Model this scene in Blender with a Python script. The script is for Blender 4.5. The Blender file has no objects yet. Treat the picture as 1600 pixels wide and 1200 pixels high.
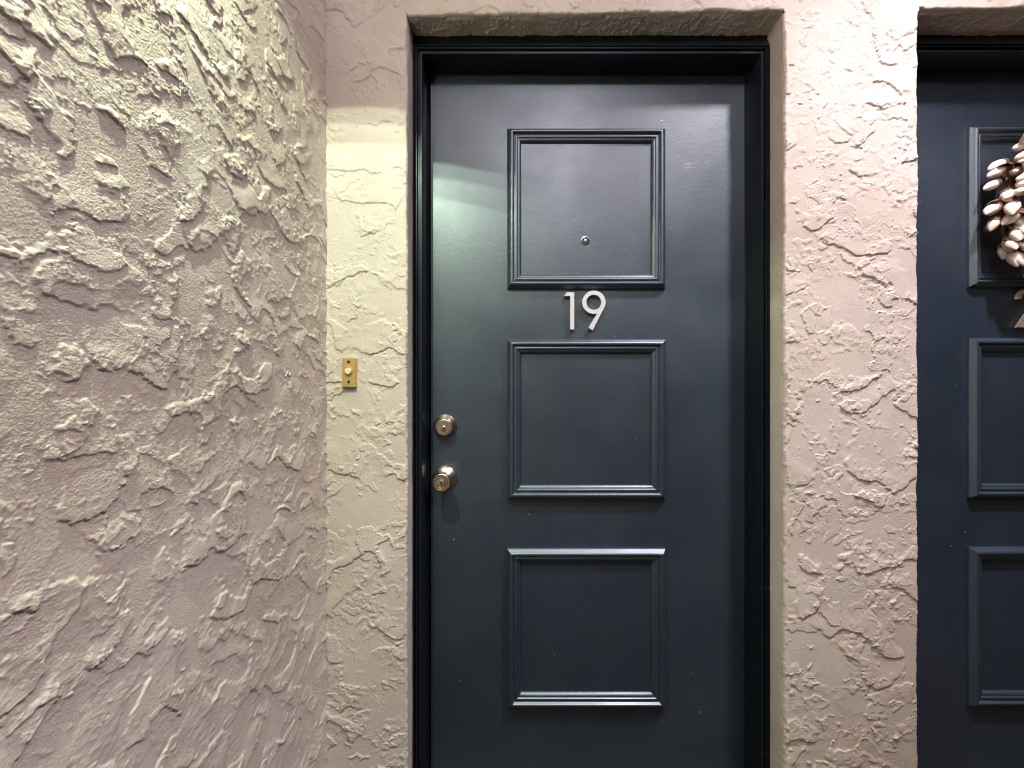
import bpy, bmesh, math, random
import numpy as np
from mathutils import Vector, Matrix

scene = bpy.context.scene
COL = scene.collection
R = math.radians
CZ = 1.15                      # eye height; every z below written as CZ + offset

# ------------------------------------------------------------------ camera
cam_d = bpy.data.cameras.new("camera")
cam = bpy.data.objects.new("camera", cam_d)
COL.objects.link(cam)
cam.location = (0.0, -0.978, CZ)
cam.rotation_euler = (R(90), 0, 0)
cam_d.sensor_width = 36.0
cam_d.lens = 13.3
cam_d.clip_start = 0.02
cam_d.clip_end = 500
scene.camera = cam

# ------------------------------------------------------------------ world, exposure
world = bpy.data.worlds.new("World")
scene.world = world
world.use_nodes = True
wn = world.node_tree
wn.nodes.clear()
w_out = wn.nodes.new("ShaderNodeOutputWorld")
w_bg = wn.nodes.new("ShaderNodeBackground")
w_sky = wn.nodes.new("ShaderNodeTexSky")
w_sky.sky_type = 'NISHITA'
w_sky.sun_disc = False
w_sky.sun_elevation = R(3)
w_sky.sun_rotation = R(200)
w_bg.inputs["Strength"].default_value = 0.02
wn.links.new(w_sky.outputs[0], w_bg.inputs[0])
wn.links.new(w_bg.outputs[0], w_out.inputs[0])
vs = scene.view_settings
vs.view_transform = 'Standard'
vs.look = 'None'
vs.exposure = 0.28
vs.gamma = 1.0
vs.use_curve_mapping = False
scene.cycles.filter_width = 1.0
scene.cycles.max_bounces = 8
scene.cycles.diffuse_bounces = 5

# ------------------------------------------------------------------ lamps
def lamp(name, kind, loc, power, color, radius=0.03, spot=None, blend=0.05, rot=(0, 0, 0)):
    d = bpy.data.lights.new(name, kind)
    d.energy = power
    d.color = color
    d.shadow_soft_size = radius
    if kind == 'SPOT':
        d.spot_size = R(spot)
        d.spot_blend = blend
    o = bpy.data.objects.new(name, d)
    COL.objects.link(o)
    o.location = loc
    o.rotation_euler = rot
    return o

PINK = (1.0, 0.87, 0.895)
GREEN = (0.88, 1.0, 0.69)
LAMP_R = (1.10, -0.62, CZ + 1.80)       # ceiling globe between the two doors
LAMP_L = (-0.398, -0.62, CZ + 1.02)     # hooded lamp on the side wall
LAMP_FILL = (0.30, -1.75, CZ + 1.72)       # added fill lamp behind the camera, no known source
lamp("ceiling_or_fill_lamp", 'POINT', LAMP_R, 17, PINK, 0.05)
lamp("ceiling_or_fill_lamp", 'SPOT', LAMP_R, 215, PINK, 0.05, 95, 1.0, (0, R(4), 0))
lamp("ceiling_or_fill_lamp", 'POINT', LAMP_FILL, 42, PINK, 0.10)  # added fill, evens out the walls and lifts the door sheen
lamp("sconce_lamp", 'SPOT', LAMP_L, 42, GREEN, 0.012, 104, 1.0)
for dz, sp, p in ((0.0, 128, 9), (-0.018, 125, 9), (-0.035, 120, 10)):
    lamp("sconce_lamp", 'SPOT', (LAMP_L[0], LAMP_L[1], LAMP_L[2] + dz), p, GREEN, 0.006, sp, 0.02)

# ------------------------------------------------------------------ helpers
def link(o, parent=None):
    COL.objects.link(o)
    if parent is not None:
        o.parent = parent
    return o

def tag(o, label=None, cat=None, group=None, kind=None):
    for k, v in (("label", label), ("category", cat), ("group", group), ("kind", kind)):
        if v:
            o[k] = v
    return o

def empty(name, loc):
    o = bpy.data.objects.new(name, None)
    o.location = loc
    o.empty_display_size = 0.05
    return link(o)

def from_bm(name, bm, mat, parent=None, smooth=False, angle=None):
    me = bpy.data.meshes.new(name)
    bmesh.ops.recalc_face_normals(bm, faces=bm.faces)
    bm.to_mesh(me)
    bm.free()
    if mat:
        me.materials.append(mat)
    if smooth:
        me.polygons.foreach_set("use_smooth", [True] * len(me.polygons))
        if angle:
            me.set_sharp_from_angle(angle=angle)
    o = bpy.data.objects.new(name, me)
    return link(o, parent)

def grids_mesh(name, grids, mat, smooth=False):
    """grids: list of (rows, cols, 3) float arrays joined into one mesh object"""
    vs_, fs_, base = [], [], 0
    for g in grids:
        n, m, _ = g.shape
        idx = np.arange(n * m, dtype=np.int32).reshape(n, m) + base
        q = np.stack([idx[:-1, :-1], idx[:-1, 1:], idx[1:, 1:], idx[1:, :-1]], -1).reshape(-1, 4)
        vs_.append(g.reshape(-1, 3))
        fs_.append(q)
        base += n * m
    v = np.concatenate(vs_).astype(np.float32)
    f = np.concatenate(fs_).astype(np.int32)
    me = bpy.data.meshes.new(name)
    me.vertices.add(len(v))
    me.vertices.foreach_set("co", v.ravel())
    me.loops.add(f.size)
    me.loops.foreach_set("vertex_index", f.ravel())
    me.polygons.add(len(f))
    me.polygons.foreach_set("loop_start", np.arange(0, f.size, 4, dtype=np.int32))
    me.polygons.foreach_set("loop_total", np.full(len(f), 4, dtype=np.int32))
    if smooth:
        me.polygons.foreach_set("use_smooth", np.ones(len(f), dtype=bool))
    me.update(calc_edges=True)
    me.validate()
    me.materials.append(mat)
    return link(bpy.data.objects.new(name, me))

# ---- 2-D gradient noise in numpy
_rng = np.random.RandomState(5)
_ang = _rng.rand(1024) * 2 * np.pi
_GX, _GY = np.cos(_ang).astype(np.float32), np.sin(_ang).astype(np.float32)

def _hash(ix, iy, seed):
    h = (ix * 374761393 + iy * 668265263 + seed * 974634773) & 0xFFFFFFFF
    h = ((h ^ (h >> 13)) * 1274126177) & 0xFFFFFFFF
    return ((h ^ (h >> 16)) & 1023)

def perlin(x, y, seed=0):
    xi = np.floor(x).astype(np.int64)
    yi = np.floor(y).astype(np.int64)
    fx = (x - xi).astype(np.float32)
    fy = (y - yi).astype(np.float32)
    u = fx * fx * fx * (fx * (fx * 6 - 15) + 10)
    w = fy * fy * fy * (fy * (fy * 6 - 15) + 10)
    def corner(a, b):
        k = _hash(xi + a, yi + b, seed)
        return _GX[k] * (fx - a) + _GY[k] * (fy - b)
    a, b, c, d = corner(0, 0), corner(1, 0), corner(0, 1), corner(1, 1)
    return ((a + (b - a) * u) * (1 - w) + (c + (d - c) * u) * w) * 1.5

def fbm(x, y, seed, octaves=3, gain=0.5):
    s, a = 0, 1.0
    for i in range(octaves):
        s = s + a * perlin(x * 2 ** i, y * 2 ** i, seed + 17 * i)
        a *= gain
    return s

def sstep(a, b, x):
    t = np.clip((x - a) / (b - a), 0, 1)
    return t * t * (3 - 2 * t)

def skip_trowel(u, v, seed, scale=1.0, amp=0.003, grain=0.0005, pebble=0.002, keep=0.0, jag=0.0022, rough=None, edge=0.03, sag=(), crumbs=0.4):
    """height of a skip-trowelled stucco coat: drag lips with one abrupt side, crumbs, grain"""
    u, v = u / scale, v / scale
    jx = perlin(u * 160, v * 160, seed + 1) * jag + perlin(u * 50, v * 50, seed + 2) * jag * 2.2
    jy = perlin(u * 160, v * 160, seed + 3) * jag + perlin(u * 50, v * 50, seed + 4) * jag * 2.2
    uu, vv = u + jx, v + jy
    h = np.zeros_like(u)
    near = np.zeros_like(u)
    for i, (fx, fy, k, a, thr) in enumerate(((6, 6.5, 1.5, 1.0, 0.00), (12, 9, 1.2, 0.75, 0.10), (8, 15, 1.1, 0.65, 0.14), (19, 19, 0.9, 0.5, 0.16))):
        n = fbm(uu * fx, vv * fy, seed + 31 * i + 7, 2, 0.45)
        s = n * k + 0.37 * i
        fr = s - np.floor(s)
        fall = 1 - sstep(1 - edge, 1.0, fr)
        mask = sstep(thr - keep, thr - keep + 0.10, perlin(u * 8 + 3.3 * i, v * 8, seed + 53 * i + 11) + 0.35 * perlin(u * 45, v * 45, seed + 5 + i))
        m2 = (0.25 + 0.35 * fr) * sstep(0.1, 0.6, fr) + 0.34 * sstep(0.90, 0.975, fr) * sstep(-0.3, 0.2, perlin(u * 190, v * 190, seed + 8) + 0.5 * perlin(u * 60, v * 60, seed + 9))
        h += a * amp * m2 * fall * mask
        near = np.maximum(near, mask * sstep(0.75, 0.97, fr))
    # sagging edges: coats that end in a step facing down
    for i, (f, fx, wv, a) in enumerate(sag):
        s = -v * f + wv * fbm(uu * fx, vv * fx * 0.9, seed + 201 + 41 * i, 2, 0.35) + 0.5 * perlin(u * 2.0, v * 2.0, seed + 231 + i)
        fr = s - np.floor(s)
        mask = sstep(0.04, 0.13, perlin(u * 5.5 + 9.1 * i, v * 5.5, seed + 221 + 17 * i) + 0.10 * perlin(u * 40, v * 40, seed + 222 + i))
        h += a * amp * sstep(0.15, 0.9, fr) * (1 - sstep(1 - edge * 0.8, 1.0, fr)) * mask
        near = np.maximum(near, 0.8 * mask * sstep(0.85, 0.98, fr))
    if rough is None:
        rough = sstep(-0.05, 0.35, perlin(u * 5, v * 5, seed + 91) + 0.3 * perlin(u * 22, v * 22, seed + 92))
    pm = sstep(0.0, 0.35, perlin(u * 8, v * 8, seed + 95) + 0.25 * perlin(u * 30, v * 30, seed + 94) + 0.45 * near - crumbs)
    p = perlin(u * 150, v * 150, seed + 96) + 0.6 * perlin(u * 300, v * 300, seed + 97)
    h += pebble * pm * sstep(0.34, 0.66, p)
    g = perlin(u * 240, v * 240, seed + 98) + 0.6 * perlin(u * 430, v * 430, seed + 99)
    h += grain * (0.2 + rough) * g
    h += 0.0007 * fbm(u * 4, v * 4, seed + 120, 2)
    return h

# ------------------------------------------------------------------ materials
def new_mat(name):
    m = bpy.data.materials.new(name)
    m.use_nodes = True
    nt = m.node_tree
    b = nt.nodes["Principled BSDF"]
    return m, nt, b

def noise(nt, scale, detail=3, coord=None, rough=0.55):
    n = nt.nodes.new("ShaderNodeTexNoise")
    n.inputs["Scale"].default_value = scale
    n.inputs["Detail"].default_value = detail
    n.inputs["Roughness"].default_value = rough
    if coord is not None:
        nt.links.new(coord, n.inputs["Vector"])
    return n

def ramp(nt, src, a, b, ca=(0, 0, 0, 1), cb=(1, 1, 1, 1)):
    r = nt.nodes.new("ShaderNodeValToRGB")
    r.color_ramp.elements[0].position = a
    r.color_ramp.elements[1].position = b
    r.color_ramp.elements[0].color = ca
    r.color_ramp.elements[1].color = cb
    nt.links.new(src, r.inputs[0])
    return r

def mixc(nt, fac, a, b):
    m = nt.nodes.new("ShaderNodeMix")
    m.data_type = 'RGBA'
    if isinstance(fac, float):
        m.inputs[0].default_value = fac
    else:
        nt.links.new(fac, m.inputs[0])
    for sock, val in ((m.inputs[6], a), (m.inputs[7], b)):
        if isinstance(val, tuple):
            sock.default_value = val
        else:
            nt.links.new(val, sock)
    return m.outputs[2]

def bump(nt, b, src, strength, dist):
    k = nt.nodes.new("ShaderNodeBump")
    k.inputs["Strength"].default_value = strength
    k.inputs["Distance"].default_value = dist
    nt.links.new(src, k.inputs["Height"])
    nt.links.new(k.outputs[0], b.inputs["Normal"])

def position(nt):
    return nt.nodes.new("ShaderNodeNewGeometry").outputs["Position"]

def stucco_mat(name, c1, c2, rough=0.62):
    m, nt, b = new_mat(name)
    P = position(nt)
    n1 = noise(nt, 5, 4, P)
    n2 = noise(nt, 60, 3, P)
    base = mixc(nt, ramp(nt, n1.outputs[0], 0.35, 0.65).outputs[0], c1, c2)
    dirt = ramp(nt, n2.outputs[0], 0.62, 0.8)
    d2 = nt.nodes.new("ShaderNodeMath"); d2.operation = 'MULTIPLY'; d2.inputs[1].default_value = 0.12
    nt.links.new(dirt.outputs[0], d2.inputs[0])
    base = mixc(nt, d2.outputs[0], base, (c1[0] * 0.6, c1[1] * 0.55, c1[2] * 0.5, 1))
    nt.links.new(base, b.inputs["Base Color"])
    n6 = noise(nt, 1.7, 5, P, 0.6)
    base = mixc(nt, ramp(nt, n6.outputs[0], 0.40, 0.72).outputs[0], base, (c1[0] * 0.90, c1[1] * 0.86, c1[2] * 0.80, 1))
    n7 = noise(nt, 23, 5, P, 0.7)
    d3 = nt.nodes.new("ShaderNodeMath"); d3.operation = 'MULTIPLY'; d3.inputs[1].default_value = 0.22
    nt.links.new(ramp(nt, n7.outputs[0], 0.60, 0.75).outputs[0], d3.inputs[0])
    base = mixc(nt, d3.outputs[0], base, (c1[0] * 0.72, c1[1] * 0.66, c1[2] * 0.60, 1))
    nt.links.new(base, b.inputs["Base Color"])
    b.inputs["Roughness"].default_value = rough
    b.inputs["Specular IOR Level"].default_value = 0.35
    n3 = noise(nt, 380, 3, P, 0.65)
    n4 = noise(nt, 9, 3, P)
    mm = nt.nodes.new("ShaderNodeMath"); mm.operation = 'MULTIPLY'
    nt.links.new(n3.outputs[0], mm.inputs[0])
    nt.links.new(ramp(nt, n4.outputs[0], 0.38, 0.62, (0.25, 0.25, 0.25, 1)).outputs[0], mm.inputs[1])
    bump(nt, b, mm.outputs[0], 0.7, 0.0024)
    return m

M = {}
M['stucco'] = stucco_mat("stucco_paint", (0.61, 0.56, 0.525, 1), (0.66, 0.605, 0.565, 1))
M['ceiling'] = stucco_mat("ceiling_paint", (0.62, 0.58, 0.54, 1), (0.66, 0.62, 0.57, 1))

YD_ = 0.122
def door_paint(name, col, chips=0.5, rough=0.36, ior=1.5):
    m, nt, b = new_mat(name)
    P = position(nt)
    n1 = noise(nt, 7, 5, P)
    c = mixc(nt, ramp(nt, n1.outputs[0], 0.3, 0.7).outputs[0], col, (col[0] * 1.2, col[1] * 1.18, col[2] * 1.15, 1))
    # chips and scratches down to the pale undercoat
    mp = nt.nodes.new("ShaderNodeMapping")
    mp.inputs["Scale"].default_value = (1.0, 1.0, 1.6)
    mp.inputs["Rotation"].default_value = (0.0, 0.5, 0.0)
    nt.links.new(P, mp.inputs[0])
    vor = nt.nodes.new("ShaderNodeTexVoronoi")
    vor.inputs["Scale"].default_value = 13
    nt.links.new(mp.outputs[0], vor.inputs["Vector"])
    wob = noise(nt, 260, 2, P)
    dist = nt.nodes.new("ShaderNodeMath"); dist.operation = 'MULTIPLY_ADD'
    dist.inputs[1].default_value = 0.09
    nt.links.new(wob.outputs[0], dist.inputs[0]); nt.links.new(vor.outputs["Distance"], dist.inputs[2])
    near = ramp(nt, dist.outputs[0], 0.074, 0.082, (1, 1, 1, 1), (0, 0, 0, 1))
    sep = nt.nodes.new("ShaderNodeSeparateColor")
    nt.links.new(vor.outputs["Color"], sep.inputs[0])
    pick = nt.nodes.new("ShaderNodeMath"); pick.operation = 'LESS_THAN'; pick.inputs[1].default_value = chips
    nt.links.new(sep.outputs[0], pick.inputs[0])
    fac = nt.nodes.new("ShaderNodeMath"); fac.operation = 'MULTIPLY'
    nt.links.new(near.outputs[0], fac.inputs[0]); nt.links.new(pick.outputs[0], fac.inputs[1])
    c = mixc(nt, fac.outputs[0], c, (0.42, 0.43, 0.44, 1))
    # a scraped patch high on the right and a few hairline scratches
    sx = nt.nodes.new("ShaderNodeMapping")
    sx.vector_type = 'TEXTURE'
    sx.inputs["Location"].default_value = (0.531, YD_, CZ + 0.640)
    sx.inputs["Rotation"].default_value = (0, R(-8), 0)
    sx.inputs["Scale"].default_value = (0.055, 1.0, 0.020)
    nt.links.new(P, sx.inputs[0])
    ln = nt.nodes.new("ShaderNodeVectorMath"); ln.operation = 'LENGTH'
    nt.links.new(sx.outputs[0], ln.inputs[0])
    inside = ramp(nt, ln.outputs["Value"], 0.4, 1.0, (1, 1, 1, 1), (0, 0, 0, 1))
    st = nt.nodes.new("ShaderNodeMapping")
    st.inputs["Scale"].default_value = (0.35, 1.0, 2.2)
    st.inputs["Rotation"].default_value = (0, R(14), 0)
    nt.links.new(P, st.inputs[0])
    sn = noise(nt, 110, 3, st.outputs[0], 0.6)
    sm = nt.nodes.new("ShaderNodeMath"); sm.operation = 'MULTIPLY'
    nt.links.new(inside.outputs[0], sm.inputs[0])
    nt.links.new(ramp(nt, sn.outputs[0], 0.56, 0.62).outputs[0], sm.inputs[1])
    hs = nt.nodes.new("ShaderNodeMapping")
    hs.inputs["Scale"].default_value = (0.10, 1.0, 3.0)
    hs.inputs["Rotation"].default_value = (0, R(-11), 0)
    nt.links.new(P, hs.inputs[0])
    hn = noise(nt, 42, 2, hs.outputs[0], 0.5)
    hm = nt.nodes.new("ShaderNodeMath"); hm.operation = 'MULTIPLY'; hm.inputs[1].default_value = 0.35
    nt.links.new(ramp(nt, hn.outputs[0], 0.77, 0.80).outputs[0], hm.inputs[0])
    sa = nt.nodes.new("ShaderNodeMath"); sa.operation = 'MAXIMUM'
    sb = nt.nodes.new("ShaderNodeMath"); sb.operation = 'MULTIPLY'; sb.inputs[1].default_value = 0.6
    nt.links.new(sm.outputs[0], sb.inputs[0])
    nt.links.new(sb.outputs[0], sa.inputs[0]); nt.links.new(hm.outputs[0], sa.inputs[1])
    c = mixc(nt, sa.outputs[0], c, (0.30, 0.32, 0.34, 1))
    # hand grime and rubbed patches
    gr = noise(nt, 18, 5, P, 0.7)
    gm = nt.nodes.new("ShaderNodeMath"); gm.operation = 'MULTIPLY'; gm.inputs[1].default_value = 0.35
    nt.links.new(ramp(nt, gr.outputs[0], 0.58, 0.78).outputs[0], gm.inputs[0])
    c = mixc(nt, gm.outputs[0], c, (0.05, 0.05, 0.05, 1))
    nt.links.new(c, b.inputs["Base Color"])
    n2 = noise(nt, 4, 4, P)
    rr = nt.nodes.new("ShaderNodeMapRange")
    rr.inputs[1].default_value = 0.3; rr.inputs[2].default_value = 0.7
    rr.inputs[3].default_value = rough - 0.05; rr.inputs[4].default_value = rough + 0.07
    nt.links.new(n2.outputs[0], rr.inputs[0])
    nt.links.new(rr.outputs[0], b.inputs["Roughness"])
    b.inputs["IOR"].default_value = ior
    b.inputs["Specular Tint"].default_value = (0.76, 0.89, 1.0, 1)
    n3 = noise(nt, 150, 3, P)
    n5 = noise(nt, 30, 2, P)
    ad = nt.nodes.new("ShaderNodeMath"); ad.operation = 'MULTIPLY_ADD'; ad.inputs[1].default_value = 1.2
    nt.links.new(n5.outputs[0], ad.inputs[0]); nt.links.new(n3.outputs[0], ad.inputs[2])
    bump(nt, b, ad.outputs[0], 0.12, 0.0018)
    return m

M['door'] = door_paint("navy_door_paint", (0.0095, 0.0205, 0.040, 1), 0.38, 0.45, 2.3)
M['frame'] = door_paint("navy_frame_paint", (0.004, 0.0065, 0.011, 1), 0.55, 0.42, 1.45)

def simple(name, col, rough=0.5, metal=0.0, bump_scale=None, bump_s=0.1, vary=0.12):
    m, nt, b = new_mat(name)
    P = position(nt)
    n = noise(nt, 90, 3, P)
    c = mixc(nt, n.outputs[0], tuple(x * (1 - vary) for x in col[:3]) + (1,), tuple(min(1, x * (1 + vary)) for x in col[:3]) + (1,))
    nt.links.new(c, b.inputs["Base Color"])
    b.inputs["Roughness"].default_value = rough
    b.inputs["Metallic"].default_value = metal
    if bump_scale:
        bump(nt, b, noise(nt, bump_scale, 2, P).outputs[0], bump_s, 0.001)
    return m

M['nickel'] = simple("aged_satin_nickel", (0.60, 0.53, 0.42), 0.30, 1.0)
M['nickel_face'] = simple("worn_nickel_face", (0.66, 0.60, 0.50), 0.36, 1.0)
M['dark'] = simple("dark_recess", (0.012, 0.011, 0.010), 0.6)
M['chrome'] = simple("dulled_chrome", (0.62, 0.63, 0.66), 0.25, 1.0)
M['brass'] = simple("satin_brass", (0.66, 0.47, 0.20), 0.40, 0.55)
M['button'] = simple("cream_button", (0.75, 0.68, 0.50), 0.35)
M['white'] = simple("white_numeral", (0.64, 0.65, 0.72), 0.45, 0.0, vary=0.03)
M['grey_numeral'] = simple("brushed_numeral", (0.66, 0.60, 0.55), 0.4, 0.0, vary=0.05)
M['lens'] = simple("peephole_glass", (0.55, 0.57, 0.6), 0.1)
M['bud'] = simple("cream_bud", (0.80, 0.70, 0.62), 0.75, 0.0, 250, 0.25, vary=0.10)
M['husk'] = simple("brown_husk", (0.16, 0.085, 0.045), 0.8, 0.0, 200, 0.3, vary=0.3)
M['twig'] = simple("tan_twig", (0.36, 0.23, 0.13), 0.75, 0.0, 160, 0.3, vary=0.3)
M['concrete'] = simple("concrete_floor", (0.030, 0.022, 0.014), 0.8, 0.0, 60, 0.3, vary=0.2)
M['lampshade'] = simple("bronze_lamp_metal", (0.03, 0.025, 0.02), 0.6, 0.3)
M['opal'] = simple("opal_glass", (0.8, 0.78, 0.75), 0.4, vary=0.02)

M['concrete'].node_tree.nodes['Principled BSDF'].inputs['Specular IOR Level'].default_value = 0.1

# ------------------------------------------------------------------ floor and ceiling
def sheet(name, x0, x1, y0, y1, z, mat, nx=2, ny=2):
    X, Y = np.meshgrid(np.linspace(x0, x1, nx), np.linspace(y0, y1, ny))
    o = grids_mesh(name, [np.stack([X, Y, np.full_like(X, z)], -1)], mat)
    return tag(o, kind="structure")

CEIL = CZ + 1.98
WALL_X = -0.478
sheet("floor", -3.0, 6.0, -4.0, 0.30, 0.0, M['concrete'], 40, 20)
sheet("ceiling", -0.52, 4.2, -2.9, 0.02, CEIL, M['ceiling'], 40, 20)

# ------------------------------------------------------------------ side wall (left), heavy skip-trowel coat
def axis(*segs):
    out = [np.arange(a, b - 1e-6, s) for a, b, s in segs]
    return np.concatenate(out + [np.array([segs[-1][1]])])

def side_block(ys, zs):
    YY, ZZ = np.meshgrid(ys, zs)
    rg = sstep(-0.15, 0.45, 0.9 * (-YY - 0.22) + 0.55 * (ZZ - CZ) + 0.45 * perlin(YY * 6, ZZ * 6, 301) + 0.25 * perlin(YY * 20, ZZ * 20, 302))
    hh = skip_trowel(YY, ZZ, 377, 0.40, 0.0013, 0.00036, 0.0012, -0.30, 0.0050, rg, 0.012, ((3.6, 3.6, 0.9, 1.7), (4.4, 5.4, 1.1, 1.2)), 0.44)
    # long drag strokes leaning up towards the door wall
    a = 0.62
    U, V = YY * math.cos(a) - ZZ * math.sin(a), YY * math.sin(a) + ZZ * math.cos(a)
    jj = 0.0016 * perlin(YY * 230, ZZ * 230, 411) + 0.004 * perlin(YY * 60, ZZ * 60, 412)
    st = perlin((U + jj) * 17, V * 3.2, 401) * 1.4
    fr = st - np.floor(st)
    m = sstep(0.16, 0.30, perlin(YY * 5, ZZ * 5, 402) + 0.3 * perlin(YY * 40, ZZ * 40, 403) - 0.35 * rg)
    hh = hh + 0.0006 * fr * (1 - sstep(0.975, 1, fr)) * m
    return np.stack([WALL_X + hh - 0.002, YY, ZZ], -1)

zb = axis((0.0, CZ - 1.04, 0.02), (CZ - 1.04, CZ + 1.04, 0.0017), (CZ + 1.04, CEIL, 0.02))
za = axis((0.0, CZ - 0.64, 0.01), (CZ - 0.64, CZ + 0.64, 0.00125), (CZ + 0.64, CEIL, 0.006))
g = [side_block(axis((-0.42, 0.012, 0.0017)), zb),
     side_block(axis((-3.0, -1.4, 0.04), (-1.4, -0.74, 0.0045), (-0.74, -0.4195, 0.00125)), za)]
side_wall = grids_mesh("stucco_wall", g, M['stucco'])
tag(side_wall, "heavily textured stucco side wall at the left, running towards the viewer", "wall")

# ------------------------------------------------------------------ door wall with its two openings
def wob(z, seed):
    z = np.asarray(z, dtype=np.float64)
    return 0.0022 * perlin(z * 9, z * 0 + 0.5, seed) + 0.0014 * perlin(z * 55, z * 0 + 0.5, seed + 1) + 0.0007 * perlin(z * 170, z * 0 + 0.5, seed + 2)

OPEN1 = (-0.2715, 0.705)
OPEN2 = (1.050, 2.042)
def head_z(x):
    x = np.asarray(x, dtype=np.float64)
    t = (x - OPEN1[0]) / (OPEN1[1] - OPEN1[0])
    return CZ + 0.954 + 0.012 * np.clip(t, 0, 1.6) + wob(x + 7.7, 71)

def wall_h(X, Z):
    return skip_trowel(X, Z, 640, 0.80, 0.0026, 0.00014, 0.0013, -0.20, 0.0034, None, 0.016, ((7.0, 6.0, 0.8, 0.9),), 0.42)

RR = 0.0055
def recede(d):
    d = np.clip(d, 0, RR)
    return RR - np.sqrt(np.maximum(RR * RR - (RR - d) ** 2, 0))

def face_patch(xfun0, xfun1, nx, zs_, round_l, round_r):
    Z = zs_[:, None] * np.ones((1, nx))
    t = np.linspace(0, 1, nx)[None, :]
    a, b = xfun0(zs_)[:, None], xfun1(zs_)[:, None]
    X = a + (b - a) * t
    h = wall_h(X, Z)
    rec = np.zeros_like(X)
    below = Z < (CZ + 0.962)
    if round_l:
        rec = np.maximum(rec, np.where(below, recede(X - a), 0))
        h = h * np.where(below, sstep(0, 0.006, X - a), 1)
    if round_r:
        rec = np.maximum(rec, np.where(below, recede(b - X), 0))
        h = h * np.where(below, sstep(0, 0.006, b - X), 1)
    return np.stack([X, rec - h, Z], -1)

def lintel(x0f, x1f, nx, top):
    zt = np.concatenate([np.array([0, .001, .002, .0035, .0055]), np.arange(0.0075, 0.11, 0.002), np.arange(0.112, top - CZ - 0.954, 0.02)])
    t = np.linspace(0, 1, nx)[None, :]
    xa = x0f(np.array([CZ + 0.97]))[0]; xb = x1f(np.array([CZ + 0.97]))[0]
    X0 = xa + (xb - xa) * t * np.ones((len(zt), 1))
    Z = head_z(X0) + zt[:, None]
    X = x0f(Z.ravel()).reshape(Z.shape) * (1 - t) + x1f(Z.ravel()).reshape(Z.shape) * t
    h = wall_h(X, Z) * sstep(0, 0.006, zt)[:, None]
    rec = recede(zt)[:, None] * np.ones_like(X)
    face = np.stack([X, rec - h, Z], -1)
    # soffit from the rounded arris back to the frame
    d = np.linspace(0, 1, 34)[:, None]
    Xs = X[:1] * np.ones_like(d)
    zf = Z[:1]
    Ys = RR + (0.075 - RR) * d * np.ones_like(Xs)
    zb = CZ + 0.9625 + 0.001 * perlin(Xs * 40, Xs * 0 + 2.5, 33)
    hs = skip_trowel(Xs, Ys + 3.0, 800, 0.55, 0.0032, 0.0003, 0.0016, 0.06, 0.002)
    zsm = CZ + 0.954 + 0.012 * np.clip((Xs - OPEN1[0]) / (OPEN1[1] - OPEN1[0]), 0, 1.6)
    Zs = zsm * (1 - d) + zb * d + (zf - zsm) * (1 - sstep(0, 0.2, d)) - hs * sstep(0, 0.12, d)
    return [face, np.stack([Xs, Ys, Zs], -1)]

def reveal(xf, sgn, zs_, inner, seed):
    d = np.linspace(0, 1, 20)[None, :]
    Z = zs_[:, None] * np.ones_like(d)
    Yv = RR + (0.075 - RR) * d * np.ones_like(Z)
    x = xf(zs_)[:, None]
    x0 = float(np.median(xf(zs_)))
    X = x0 * (1 - d) + inner * d + (x - x0) * (1 - sstep(0, 0.18, d))
    h = 0.0009 * perlin(Yv * 25, Z * 14, seed) + 0.00035 * perlin(Yv * 70, Z * 70, seed + 1) + 0.00025 * perlin(Yv * 400, Z * 400, seed + 2)
    edge = sstep(0, 0.15, d)
    return np.stack([X + sgn * h * edge, Yv, Z], -1)

zface = axis((0.0, CZ - 1.06, 0.02), (CZ - 1.06, CZ + 1.06, 0.0017), (CZ + 1.06, CEIL, 0.02))
e_l = lambda z: OPEN1[0] + wob(z, 11)
e_r = lambda z: OPEN1[1] + wob(z, 12)
e2_l = lambda z: OPEN2[0] + wob(z, 13)
e2_r = lambda z: OPEN2[1] + wob(z, 14)
cst = lambda c: (lambda z: np.full(np.shape(z), c, dtype=np.float64))
zrev = zface[zface < CZ + 0.985][::2]
grids = [face_patch(cst(WALL_X - 0.012), e_l, 130, zface, False, True),
         face_patch(e_r, e2_l, 208, zface, True, True),
         face_patch(e2_r, cst(4.2), 120, axis((0.0, CEIL, 0.012)), True, False)]
grids += lintel(e_l, e_r, 490, CEIL)
grids += lintel(e2_l, e2_r, 400, CEIL)
grids += [reveal(e_l, 1, zrev, -0.2725, 41), reveal(e_r, -1, zrev, 0.7050, 44),
          reveal(e2_l, 1, zrev, 1.0495, 47), reveal(e2_r, -1, zrev, 2.042, 50)]
door_wall = grids_mesh("stucco_wall", grids, M['stucco'])
tag(door_wall, "lightly textured stucco wall facing the viewer, with two recessed doorways", "wall")

# ------------------------------------------------------------------ doors
YD = 0.122                                       # plane of the door faces

def box_bm(x0, x1, y0, y1, z0, z1, bev=0.0):
    bm = bmesh.new()
    bmesh.ops.create_cube(bm, size=1)
    for v in bm.verts:
        v.co = Vector(((x0 + x1) / 2 + v.co.x * (x1 - x0), (y0 + y1) / 2 + v.co.y * (y1 - y0), (z0 + z1) / 2 + v.co.z * (z1 - z0)))
    if bev:
        bmesh.ops.bevel(bm, geom=list(bm.edges), offset=bev, segments=2, affect='EDGES')
    return bm

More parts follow.
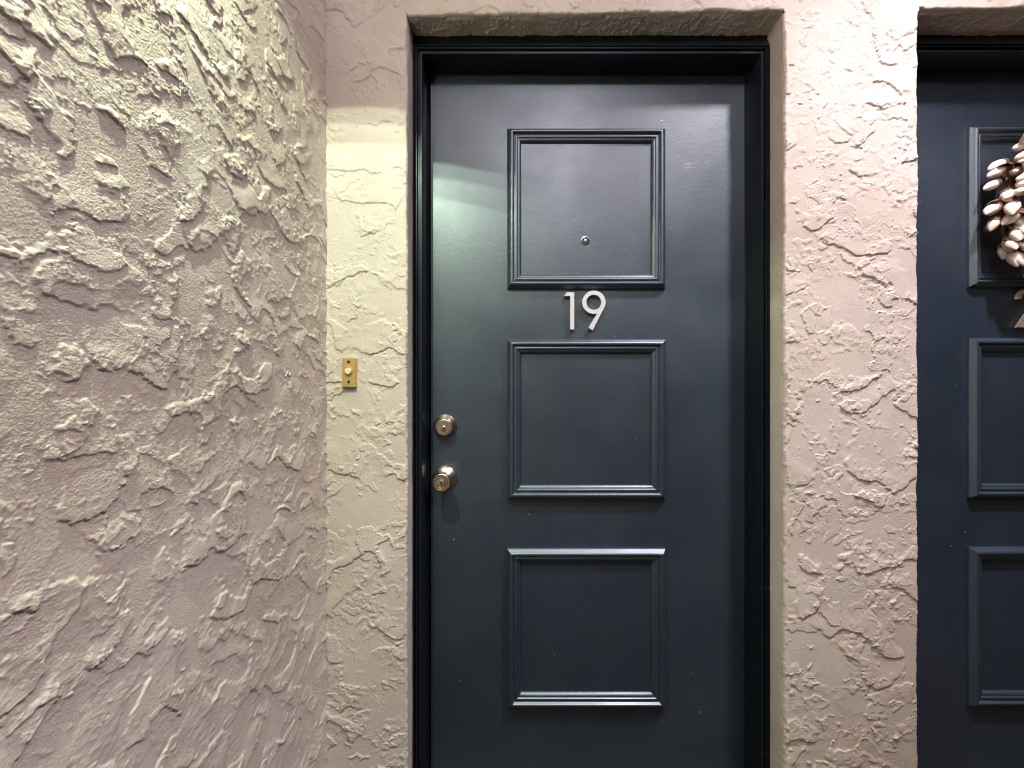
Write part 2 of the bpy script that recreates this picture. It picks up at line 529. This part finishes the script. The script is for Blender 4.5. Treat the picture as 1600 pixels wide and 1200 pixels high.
def strip_bm(p0, p1, inward, prof, depth_y):
    """mitred length of moulding on the door face from p0 to p1 (outer edge, x z), profile (u inward, h out)"""
    bm = bmesh.new()
    p0, p1, n = Vector(p0), Vector(p1), Vector(inward)
    d = (p1 - p0).normalized()
    rows = []
    N = 14
    for i in range(N + 1):
        t = i / N
        row = []
        for u, h in prof:
            a = p0 + n * u + d * u
            b = p1 + n * u - d * u
            q = a.lerp(b, t)
            row.append(bm.verts.new((q.x, depth_y - h * 1.2, q.y)))
        rows.append(row)
    for i in range(N):
        for j in range(len(prof) - 1):
            bm.faces.new((rows[i][j], rows[i][j + 1], rows[i + 1][j + 1], rows[i + 1][j]))
    bm.faces.new(rows[0]); bm.faces.new(list(reversed(rows[-1])))
    return bm

PANEL_PROF = [(0, -0.001), (0, 0.0050), (0.0012, 0.0066), (0.004, 0.0086), (0.007, 0.0124), (0.0095, 0.0148), (0.0125, 0.0156),
              (0.0155, 0.0150), (0.0178, 0.0126), (0.0188, 0.0100), (0.0200, 0.0092), (0.0215, 0.0094), (0.0235, 0.0108), (0.0262, 0.0112),
              (0.0288, 0.0104), (0.0302, 0.0084), (0.0312, 0.0078), (0.0335, 0.0078), (0.0362, 0.0066), (0.0385, 0.0040), (0.0400, 0.0022), (0.0402, -0.001)]

def lathe_bm(prof, seg=40, axis_y=True):
    """prof (r, h out of the door); axis along -y from origin"""
    bm = bmesh.new()
    rings = []
    for r, h in prof:
        if r < 1e-6:
            rings.append([bm.verts.new((0, -h, 0))])
        else:
            rings.append([bm.verts.new((r * math.cos(2 * math.pi * k / seg), -h, r * math.sin(2 * math.pi * k / seg))) for k in range(seg)])
    for a, b in zip(rings[:-1], rings[1:]):
        for k in range(seg):
            k2 = (k + 1) % seg
            if len(a) == 1 and len(b) == 1:
                continue
            if len(a) == 1:
                bm.faces.new((a[0], b[k], b[k2]))
            elif len(b) == 1:
                bm.faces.new((a[k], a[k2], b[0]))
            else:
                bm.faces.new((a[k], a[k2], b[k2], b[k]))
    return bm

def move(o, x, y, z):
    o.location = (x, y, z)
    return o

def poly_prism(polys, h0, h1):
    """polys: list of outlines (x, z) sharing edges; extruded from -h0 to -h1 in y"""
    bm = bmesh.new()
    cache = {}
    def V(p):
        k = (round(p[0], 6), round(p[1], 6))
        if k not in cache:
            cache[k] = bm.verts.new((p[0], -h1, p[1]))
        return cache[k]
    faces = [bm.faces.new([V(p) for p in pl]) for pl in polys]
    r = bmesh.ops.extrude_face_region(bm, geom=faces)
    for e in r["geom"]:
        if isinstance(e, bmesh.types.BMVert):
            e.co.y = -h0
    return bm

K = 1 / 539.0
def px(x, y):
    return ((x - 800) * K, (600 - y) * K)

def numeral_one():
    return [[px(*p) for p in ((881.0, 463.4), (885.0, 457.6), (890.5, 457.6), (890.5, 463.4))],
            [px(*p) for p in ((890.5, 457.6), (896.6, 457.6), (896.6, 515.2), (890.5, 515.2), (890.5, 463.4))]]

def numeral_nine():
    cx, cy, ro, ri, n = 927.2, 473.0, 18.0, 11.7, 64
    a1, a2 = -30, -76                              # arc shared with the tail, degrees (y up)
    outer = [(cx + ro * math.cos(2 * math.pi * k / n), cy - ro * math.sin(2 * math.pi * k / n)) for k in range(n)]
    inner = [(cx + ri * math.cos(2 * math.pi * k / n), cy - ri * math.sin(2 * math.pi * k / n)) for k in range(n)]
    polys = []
    for k in range(n):
        k2 = (k + 1) % n
        polys.append([px(*outer[k]), px(*outer[k2]), px(*inner[k2]), px(*inner[k])])
    ks = [k for k in range(n) if 360 - 77 <= 360 * k / n <= 360 - 24]
    tail = [px(*outer[k]) for k in ks] + [px(925.2, 516.6), px(919.0, 513.0)]
    tail = [px(*outer[k]) for k in reversed(ks)] + [px(919.0, 513.0), px(925.2, 516.6)]
    polys.append(tail)
    return polys

def numeral_two():
    # left edge at 881 like the one, arc on top, slanted stroke, foot
    cx, cy, ro, ri = 893.5, 472.0, 16.5, 11.0
    degs = [180 - k * (180 + 38) / 28 for k in range(29)]
    o = [(cx + ro * math.cos(R(d)), cy - ro * math.sin(R(d))) for d in degs]
    i = [(cx + ri * math.cos(R(d)), cy - ri * math.sin(R(d))) for d in degs]
    P = lambda p: ((p[0] - 11 - 800) * K, (600 - p[1] + 2) * K)
    polys = [[P(o[k]), P(o[k + 1]), P(i[k + 1]), P(i[k])] for k in range(28)]
    a, b, c, d = (876.5, 516.0), (889.5, 510.5), (911, 510.5), (911, 516.0)
    polys.append([P(i[28]), P(o[28]), P(b), P(a)])
    polys.append([P(a), P(b), P(c), P(d)])
    return polys

def make_door(ox, oz, label, group, digits, digit_mat, hardware):
    root = empty("door", (ox + 0.22, YD, CZ - 1.128))
    tag(root, label, "door", group)
    inv = Vector((ox, 0, CZ + oz)) - Vector(root.location)
    def part(name, bm, mat, parent=root, smooth=False, angle=None, at=None):
        o = from_bm(name, bm, mat, parent, smooth, angle)
        if parent is root:
            o.location = inv if at is None else inv + Vector(at)
        elif at is not None:
            o.location = at
        return o
    part("slab", box_bm(-0.2365, 0.6765, YD, YD + 0.042, -1.128, 0.8965, 0.0012), M['door'])
    for zt, zb in ((0.7385, 0.2760), (0.1285, -0.3330), (-0.4765, -0.9340)):
        x0, x1 = -0.0135, 0.4435
        pn = part("panel", box_bm(x0 + 0.036, x1 - 0.036, YD - 0.0006, YD + 0.01, zb + 0.036, zt - 0.036), M['door'])
        for p0, p1, n in (((x0, zt), (x1, zt), (0, -1)), ((x1, zb), (x0, zb), (0, 1)),
                          ((x0, zb), (x0, zt), (1, 0)), ((x1, zt), (x1, zb), (-1, 0))):
            part("moulding_strip", strip_bm(p0, p1, n, PANEL_PROF, YD), M['door'], pn, True, R(35))
    for polys, lab in digits:
        dg = part("door_numeral", poly_prism(polys, 0.0025, 0.0110), digit_mat, at=(0, YD, 0))
        dg["label"] = lab
    if hardware:
        # peephole
        ph = part("peephole", lathe_bm([(0.0128, 0), (0.0128, 0.002), (0.0118, 0.0035), (0.0098, 0.0038), (0.0090, 0.0022), (0.0055, 0.0016), (0, 0.0016)]), M['chrome'], smooth=True, angle=R(40), at=(0.2130, YD, 0.4165))
        part("peephole_barrel", lathe_bm([(0.0092, 0.0015), (0.0088, 0.0034), (0, 0.0034)]), M['dark'], ph)
        part("lens", lathe_bm([(0.0048, 0.0034), (0.0044, 0.0046), (0.003, 0.0056), (0, 0.006)], 24), M['lens'], ph, True)
        # deadbolt
        db = part("deadbolt", lathe_bm([(0.0325, 0), (0.0335, 0.001), (0.0335, 0.0045), (0.0320, 0.0070), (0.0295, 0.0120), (0.0265, 0.0200), (0.0250, 0.0235), (0.0238, 0.0245), (0.0222, 0.0245), (0.0215, 0.0222), (0.0, 0.0222)], 56),
                  M['nickel'], smooth=True, angle=R(30), at=(-0.1940, YD, -0.1215))
        cy = part("lock_face", lathe_bm([(0.0205, 0.022), (0.0205, 0.0238), (0.0195, 0.0244), (0.0, 0.0244)], 48), M['nickel_face'], db, True, R(30))
        kp = part("key_plug", lathe_bm([(0.0078, 0.0244), (0.0078, 0.0262), (0.0068, 0.0268), (0.0, 0.0268)], 32), M['nickel'], db, True, R(30), at=(0, 0, -0.006))
        part("keyhole", box_bm(-0.0018, 0.0018, -0.0273, -0.026, -0.0110, -0.0020), M['dark'], db)
        # entry knob
        kb = part("door_knob", lathe_bm([(0.0335, 0), (0.0345, 0.001), (0.0345, 0.004), (0.0330, 0.0065), (0.0290, 0.0105), (0.0235, 0.0150), (0.0185, 0.0195), (0.0165, 0.0245), (0.0165, 0.0290), (0.0185, 0.0340), (0.0215, 0.0400), (0.0240, 0.0460), (0.0252, 0.0520), (0.0250, 0.0565), (0.0240, 0.0590), (0.0225, 0.0600), (0.0205, 0.0598), (0.0198, 0.0578), (0.0178, 0.0578), (0.0172, 0.0592), (0.0150, 0.0592), (0.0145, 0.0575), (0.0, 0.0575)], 56),
                  M['nickel'], smooth=True, angle=R(30), at=(-0.1945, YD, -0.2720))
        part("key_plug", lathe_bm([(0.0105, 0.0575), (0.0105, 0.0590), (0.0085, 0.0596), (0.0065, 0.0596), (0.0062, 0.0608), (0.0, 0.0608)], 32), M['nickel_face'], kb, True, R(30))
        part("keyhole", box_bm(-0.0017, 0.0017, -0.0616, -0.060, -0.0045, 0.0045), M['dark'], kb)
    return root

make_door(0, 0, "dark navy door numbered 19 with brass-toned knob, deadbolt and peephole", "navy panelled doors",
          [(numeral_one(), "white numeral one"), (numeral_nine(), "white numeral nine")], M['white'], True)
make_door(1.334, 0.004, "dark navy door at the right edge, with a bud wreath hung on it", "navy panelled doors",
          [(numeral_two(), "grey numeral two")], M['grey_numeral'], False)

# ------------------------------------------------------------------ door frames
# profile across the casing: u from the outer edge inwards, y depth
CAS = [(0.000, 0.0700), (0.0035, 0.0700), (0.0040, 0.0560), (0.0052, 0.0535), (0.0070, 0.0532), (0.0082, 0.0550), (0.0090, 0.0600),
       (0.0110, 0.0600), (0.0116, 0.0545), (0.0128, 0.0530), (0.0150, 0.0530), (0.0162, 0.0550), (0.0172, 0.0605), (0.0215, 0.0605),
       (0.0222, 0.0550), (0.0234, 0.0530), (0.0265, 0.0528), (0.0290, 0.0532), (0.0300, 0.0550), (0.0300, 0.1215), (0.0330, 0.1250), (0.0330, 0.1680)]

def make_frame(ox, oz, label, group):
    xl, xr, zt = -0.2745, 0.7085, 0.9700
    root = empty("door_frame", (ox + 0.22, 0.06, CZ - 1.15))
    tag(root, label, "door frame", group)
    loc = Vector((ox, 0, CZ + oz)) - Vector(root.location)
    extra = 0.0400                                     # the head carries a plain band above the beads
    head_prof = [(0, 0.066), (0.0195, 0.066)] + [(u + extra, y) for u, y in CAS[2:]]
    zin = zt - extra
    for sgn, x in ((1, xl), (-1, xr)):
        bm = bmesh.new()
        rows = []
        for z_of in (lambda u: -1.15, lambda u: -0.75, lambda u: -0.35, lambda u: 0.05, lambda u: 0.45, lambda u: zin - u):
            rows.append([bm.verts.new((x + sgn * u, y, z_of(u))) for u, y in CAS])
        for a, b in zip(rows[:-1], rows[1:]):
            for j in range(len(CAS) - 1):
                bm.faces.new((a[j], a[j + 1], b[j + 1], b[j]))
        o = from_bm("jamb", bm, M['frame'], root, True, R(32))
        o.location = loc
        st = from_bm("door_stop", box_bm(min(x + sgn * 0.033, x + sgn * 0.060), max(x + sgn * 0.033, x + sgn * 0.060), 0.1645, 0.176, -1.15, zin - 0.033), M['frame'], o)
    bm = bmesh.new()
    a = [bm.verts.new((xl + max(0.0, u - extra), y, zt - u)) for u, y in head_prof]
    b = [bm.verts.new((xr - max(0.0, u - extra), y, zt - u)) for u, y in head_prof]
    for j in range(len(head_prof) - 1):
        bm.faces.new((a[j], a[j + 1], b[j + 1], b[j]))
    o = from_bm("head", bm, M['frame'], root, True, R(32))
    o.location = loc
    from_bm("door_stop", box_bm(xl + 0.03, xr - 0.03, 0.1645, 0.176, zin - 0.058, zin - 0.03), M['frame'], o)
    t = from_bm("threshold", box_bm(xl + 0.02, xr - 0.02, 0.04, 0.19, -1.15, -1.133, 0.003), M['lampshade'], root)
    t.location = loc

make_frame(0, 0, "dark beaded door frame around the door numbered 19", "dark door frames")
make_frame(1.334, 0.004, "dark door frame at the right edge, mostly hidden behind the stucco pier", "dark door frames")

# ------------------------------------------------------------------ doorbell
bell = empty("doorbell", (-0.4180, -0.0015, CZ + 0.029))
tag(bell, "small brass doorbell plate with a cream push button on the stucco left of the door", "doorbell")
bell.rotation_euler = (0, R(1.2), 0)
pl = from_bm("plate", box_bm(-0.0180, 0.0180, -0.0075, 0.003, -0.0370, 0.0370, 0.0012), M['brass'], bell)
from_bm("button_collar", lathe_bm([(0.0118, 0.0072), (0.0116, 0.0086), (0.0104, 0.0090), (0.0096, 0.0078), (0.0, 0.0078)], 36), M['brass'], pl, True, R(35)).location = (-0.001, 0, 0.004)
from_bm("push_button", lathe_bm([(0.0082, 0.0076), (0.0082, 0.0118), (0.0074, 0.0128), (0.0, 0.0130)], 32), M['button'], bell, True, R(35)).location = (-0.001, 0, 0.004)
for x, z in ((-0.0015, 0.0275), (0.0005, -0.0235)):
    from_bm("screw_hole", lathe_bm([(0.0040, 0.0074), (0.0038, 0.0079), (0.0, 0.0079)], 20), M['dark'], pl).location = (x, 0, z)

# ------------------------------------------------------------------ wreath on the second door
random.seed(11)
wr = empty("bud_wreath", (1.552, YD - 0.016, CZ + 0.500))
tag(wr, "wreath of cream buds on a tan twig ring, hanging on the right-hand door", "wreath")

def tube_bm(pts, rad):
    bm = bmesh.new()
    rings = []
    n = 7
    for i, p in enumerate(pts):
        p = Vector(p)
        t = (Vector(pts[min(i + 1, len(pts) - 1)]) - Vector(pts[max(i - 1, 0)])).normalized()
        a = t.cross(Vector((0, 1, 0)))
        a = a.normalized() if a.length > 1e-4 else Vector((1, 0, 0))
        b = t.cross(a)
        r = rad(i / (len(pts) - 1)) if callable(rad) else rad
        rings.append([bm.verts.new(p + (a * math.cos(2 * math.pi * k / n) + b * math.sin(2 * math.pi * k / n)) * r) for k in range(n)])
    for a, b in zip(rings[:-1], rings[1:]):
        for k in range(n):
            bm.faces.new((a[k], a[(k + 1) % n], b[(k + 1) % n], b[k]))
    bm.faces.new(rings[0]); bm.faces.new(rings[-1])
    return bm

for k in range(5):
    ph = k * 1.9
    pts = []
    for i in range(49):
        a = 2 * math.pi * i / 48
        rr = 0.165 + 0.010 * math.sin(3 * a + ph) + 0.005 * math.sin(7 * a + 2 * ph)
        pts.append((rr * math.cos(a), -0.020 + 0.009 * math.cos(4 * a + ph), rr * math.sin(a)))
    from_bm("twig", tube_bm(pts, 0.0035), M['twig'], wr, True)

def bud_mesh(seed):
    rnd = random.Random(seed)
    bm = bmesh.new()
    prof = [(0.0, 0.0), (0.0065, 0.002), (0.0118, 0.009), (0.0142, 0.018), (0.0140, 0.028), (0.0108, 0.038), (0.0060, 0.0465), (0.0022, 0.0515), (0, 0.0535)]
    seg = 14
    rings = []
    for r, h in prof:
        if r == 0:
            rings.append([bm.verts.new((0, 0, h))])
        else:
            rings.append([bm.verts.new((r * math.cos(2 * math.pi * k / seg) * (1 + 0.09 * math.sin(3 * 2 * math.pi * k / seg + seed) * (h / 0.05)) + 0.0006 * rnd.uniform(-1, 1),
                                        r * math.sin(2 * math.pi * k / seg) * 0.92 + 0.0006 * rnd.uniform(-1, 1), h)) for k in range(seg)])
    for a, b in zip(rings[:-1], rings[1:]):
        for k in range(seg):
            k2 = (k + 1) % seg
            if len(a) == 1:
                bm.faces.new((a[0], b[k], b[k2]))
            elif len(b) == 1:
                bm.faces.new((a[k], a[k2], b[0]))
            else:
                bm.faces.new((a[k], a[k2], b[k2], b[k]))
    return bm

def husk_mesh():
    bm = bmesh.new()
    seg = 12
    rings = []
    for r, h in ((0.0045, -0.006), (0.0100, 0.000), (0.0140, 0.008), (0.0156, 0.0165)):
        rings.append([bm.verts.new((r * math.cos(2 * math.pi * k / seg), r * math.sin(2 * math.pi * k / seg) * 0.93, h + (0.004 * (k % 3 == 0) if h > 0.01 else 0))) for k in range(seg)])
    for a, b in zip(rings[:-1], rings[1:]):
        for k in range(seg):
            bm.faces.new((a[k], a[(k + 1) % seg], b[(k + 1) % seg], b[k]))
    bm.faces.new(rings[0])
    return bm

buds = []
for s in range(4):
    o = from_bm("bud", bud_mesh(s), M['bud'], wr, True)
    h = from_bm("husk", husk_mesh(), M['husk'], o, True)
    buds.append((o, h))
first = [True] * 4
NB = 250
for i in range(NB):
    a = 2 * math.pi * (i * 0.381966 * 1.0) + random.uniform(-0.1, 0.1)
    lane = i % 5
    rad = (0.155, 0.182, 0.205, 0.138, 0.168)[lane] + random.uniform(-0.008, 0.008)
    depth = (-0.034, -0.044, -0.026, -0.020, -0.052)[lane] + random.uniform(-0.010, 0.008)
    # each bud points outwards, swept round the ring and a little forward
    out = Vector((math.cos(a), 0, math.sin(a)))
    tan = Vector((-math.sin(a), 0, math.cos(a)))
    sweep = random.uniform(0.1, 1.0)
    dirv = (out * random.uniform(0.45, 1.0) + tan * sweep + Vector((0, random.uniform(-0.75, 0.05), 0)) + Vector((0, 0, -0.2))).normalized()
    q = dirv.to_track_quat('Z', 'Y')
    j = i % 4
    o, h = buds[j]
    if i > 8 and i % 6 == 5:                        # an opened, empty brown husk
        h2 = h.copy(); COL.objects.link(h2); h2.parent = wr
        h2.rotation_mode = 'QUATERNION'
        h2.rotation_quaternion = q
        h2.scale = (1.25, 1.25, 1.5)
        h2.location = (rad * math.cos(a), depth - 0.004, rad * math.sin(a))
        continue
    if not first[j]:
        o2 = o.copy(); COL.objects.link(o2); o2.parent = wr
        h2 = h.copy(); COL.objects.link(h2); h2.parent = o2
        o = o2
    first[j] = False
    o.rotation_mode = 'QUATERNION'
    o.rotation_quaternion = q
    s = random.uniform(0.82, 1.12)
    o.scale = (s, s, s * random.uniform(0.9, 1.1))
    o.location = (rad * math.cos(a), depth, rad * math.sin(a))

# ------------------------------------------------------------------ lamp bodies (above the picture)
sc = empty("wall_lamp", (WALL_X, LAMP_L[1], LAMP_L[2]))
tag(sc, "hooded bronze lamp mounted high on the textured side wall", "wall lamp")
bm = lathe_bm([(0.045, -0.004), (0.045, 0.010), (0.038, 0.014), (0, 0.014)], 32)
bp = from_bm("back_plate", bm, M['lampshade'], sc, True, R(35))
bp.rotation_euler = (0, 0, R(90))
bp.location = (0.002, 0, 0.09)
from_bm("arm", tube_bm([(0.01, 0, 0.09), (0.05, 0, 0.115), (0.083, 0, 0.10), (0.083, 0, 0.05)], 0.006), M['lampshade'], sc, True)
hd = lathe_bm([(0.012, 0.055), (0.030, 0.045), (0.055, 0.020), (0.068, 0.006), (0.066, 0.005), (0.052, 0.020), (0.028, 0.043), (0.0, 0.050)], 40)
ho = from_bm("shade", hd, M['lampshade'], sc, True, R(50))
ho.rotation_euler = (R(-90), 0, 0)
ho.location = (0.083, 0, 0.012)
for L in (LAMP_R, LAMP_FILL):  # the second body is made up, it dresses the added fill lamp
    cl = empty("ceiling_or_fill_light", (L[0], L[1], CEIL))
    tag(cl, "round ceiling light above the pier between the doors" if L is LAMP_R else "added round fixture for the fill lamp behind the viewer", "ceiling light", "ceiling lights of the passage")
    b_ = from_bm("canopy", lathe_bm([(0.10, -0.003), (0.10, 0.02), (0.09, 0.03), (0.0, 0.03)], 40), M['lampshade'], cl, True, R(35))
    b_.rotation_euler = (R(90), 0, 0)
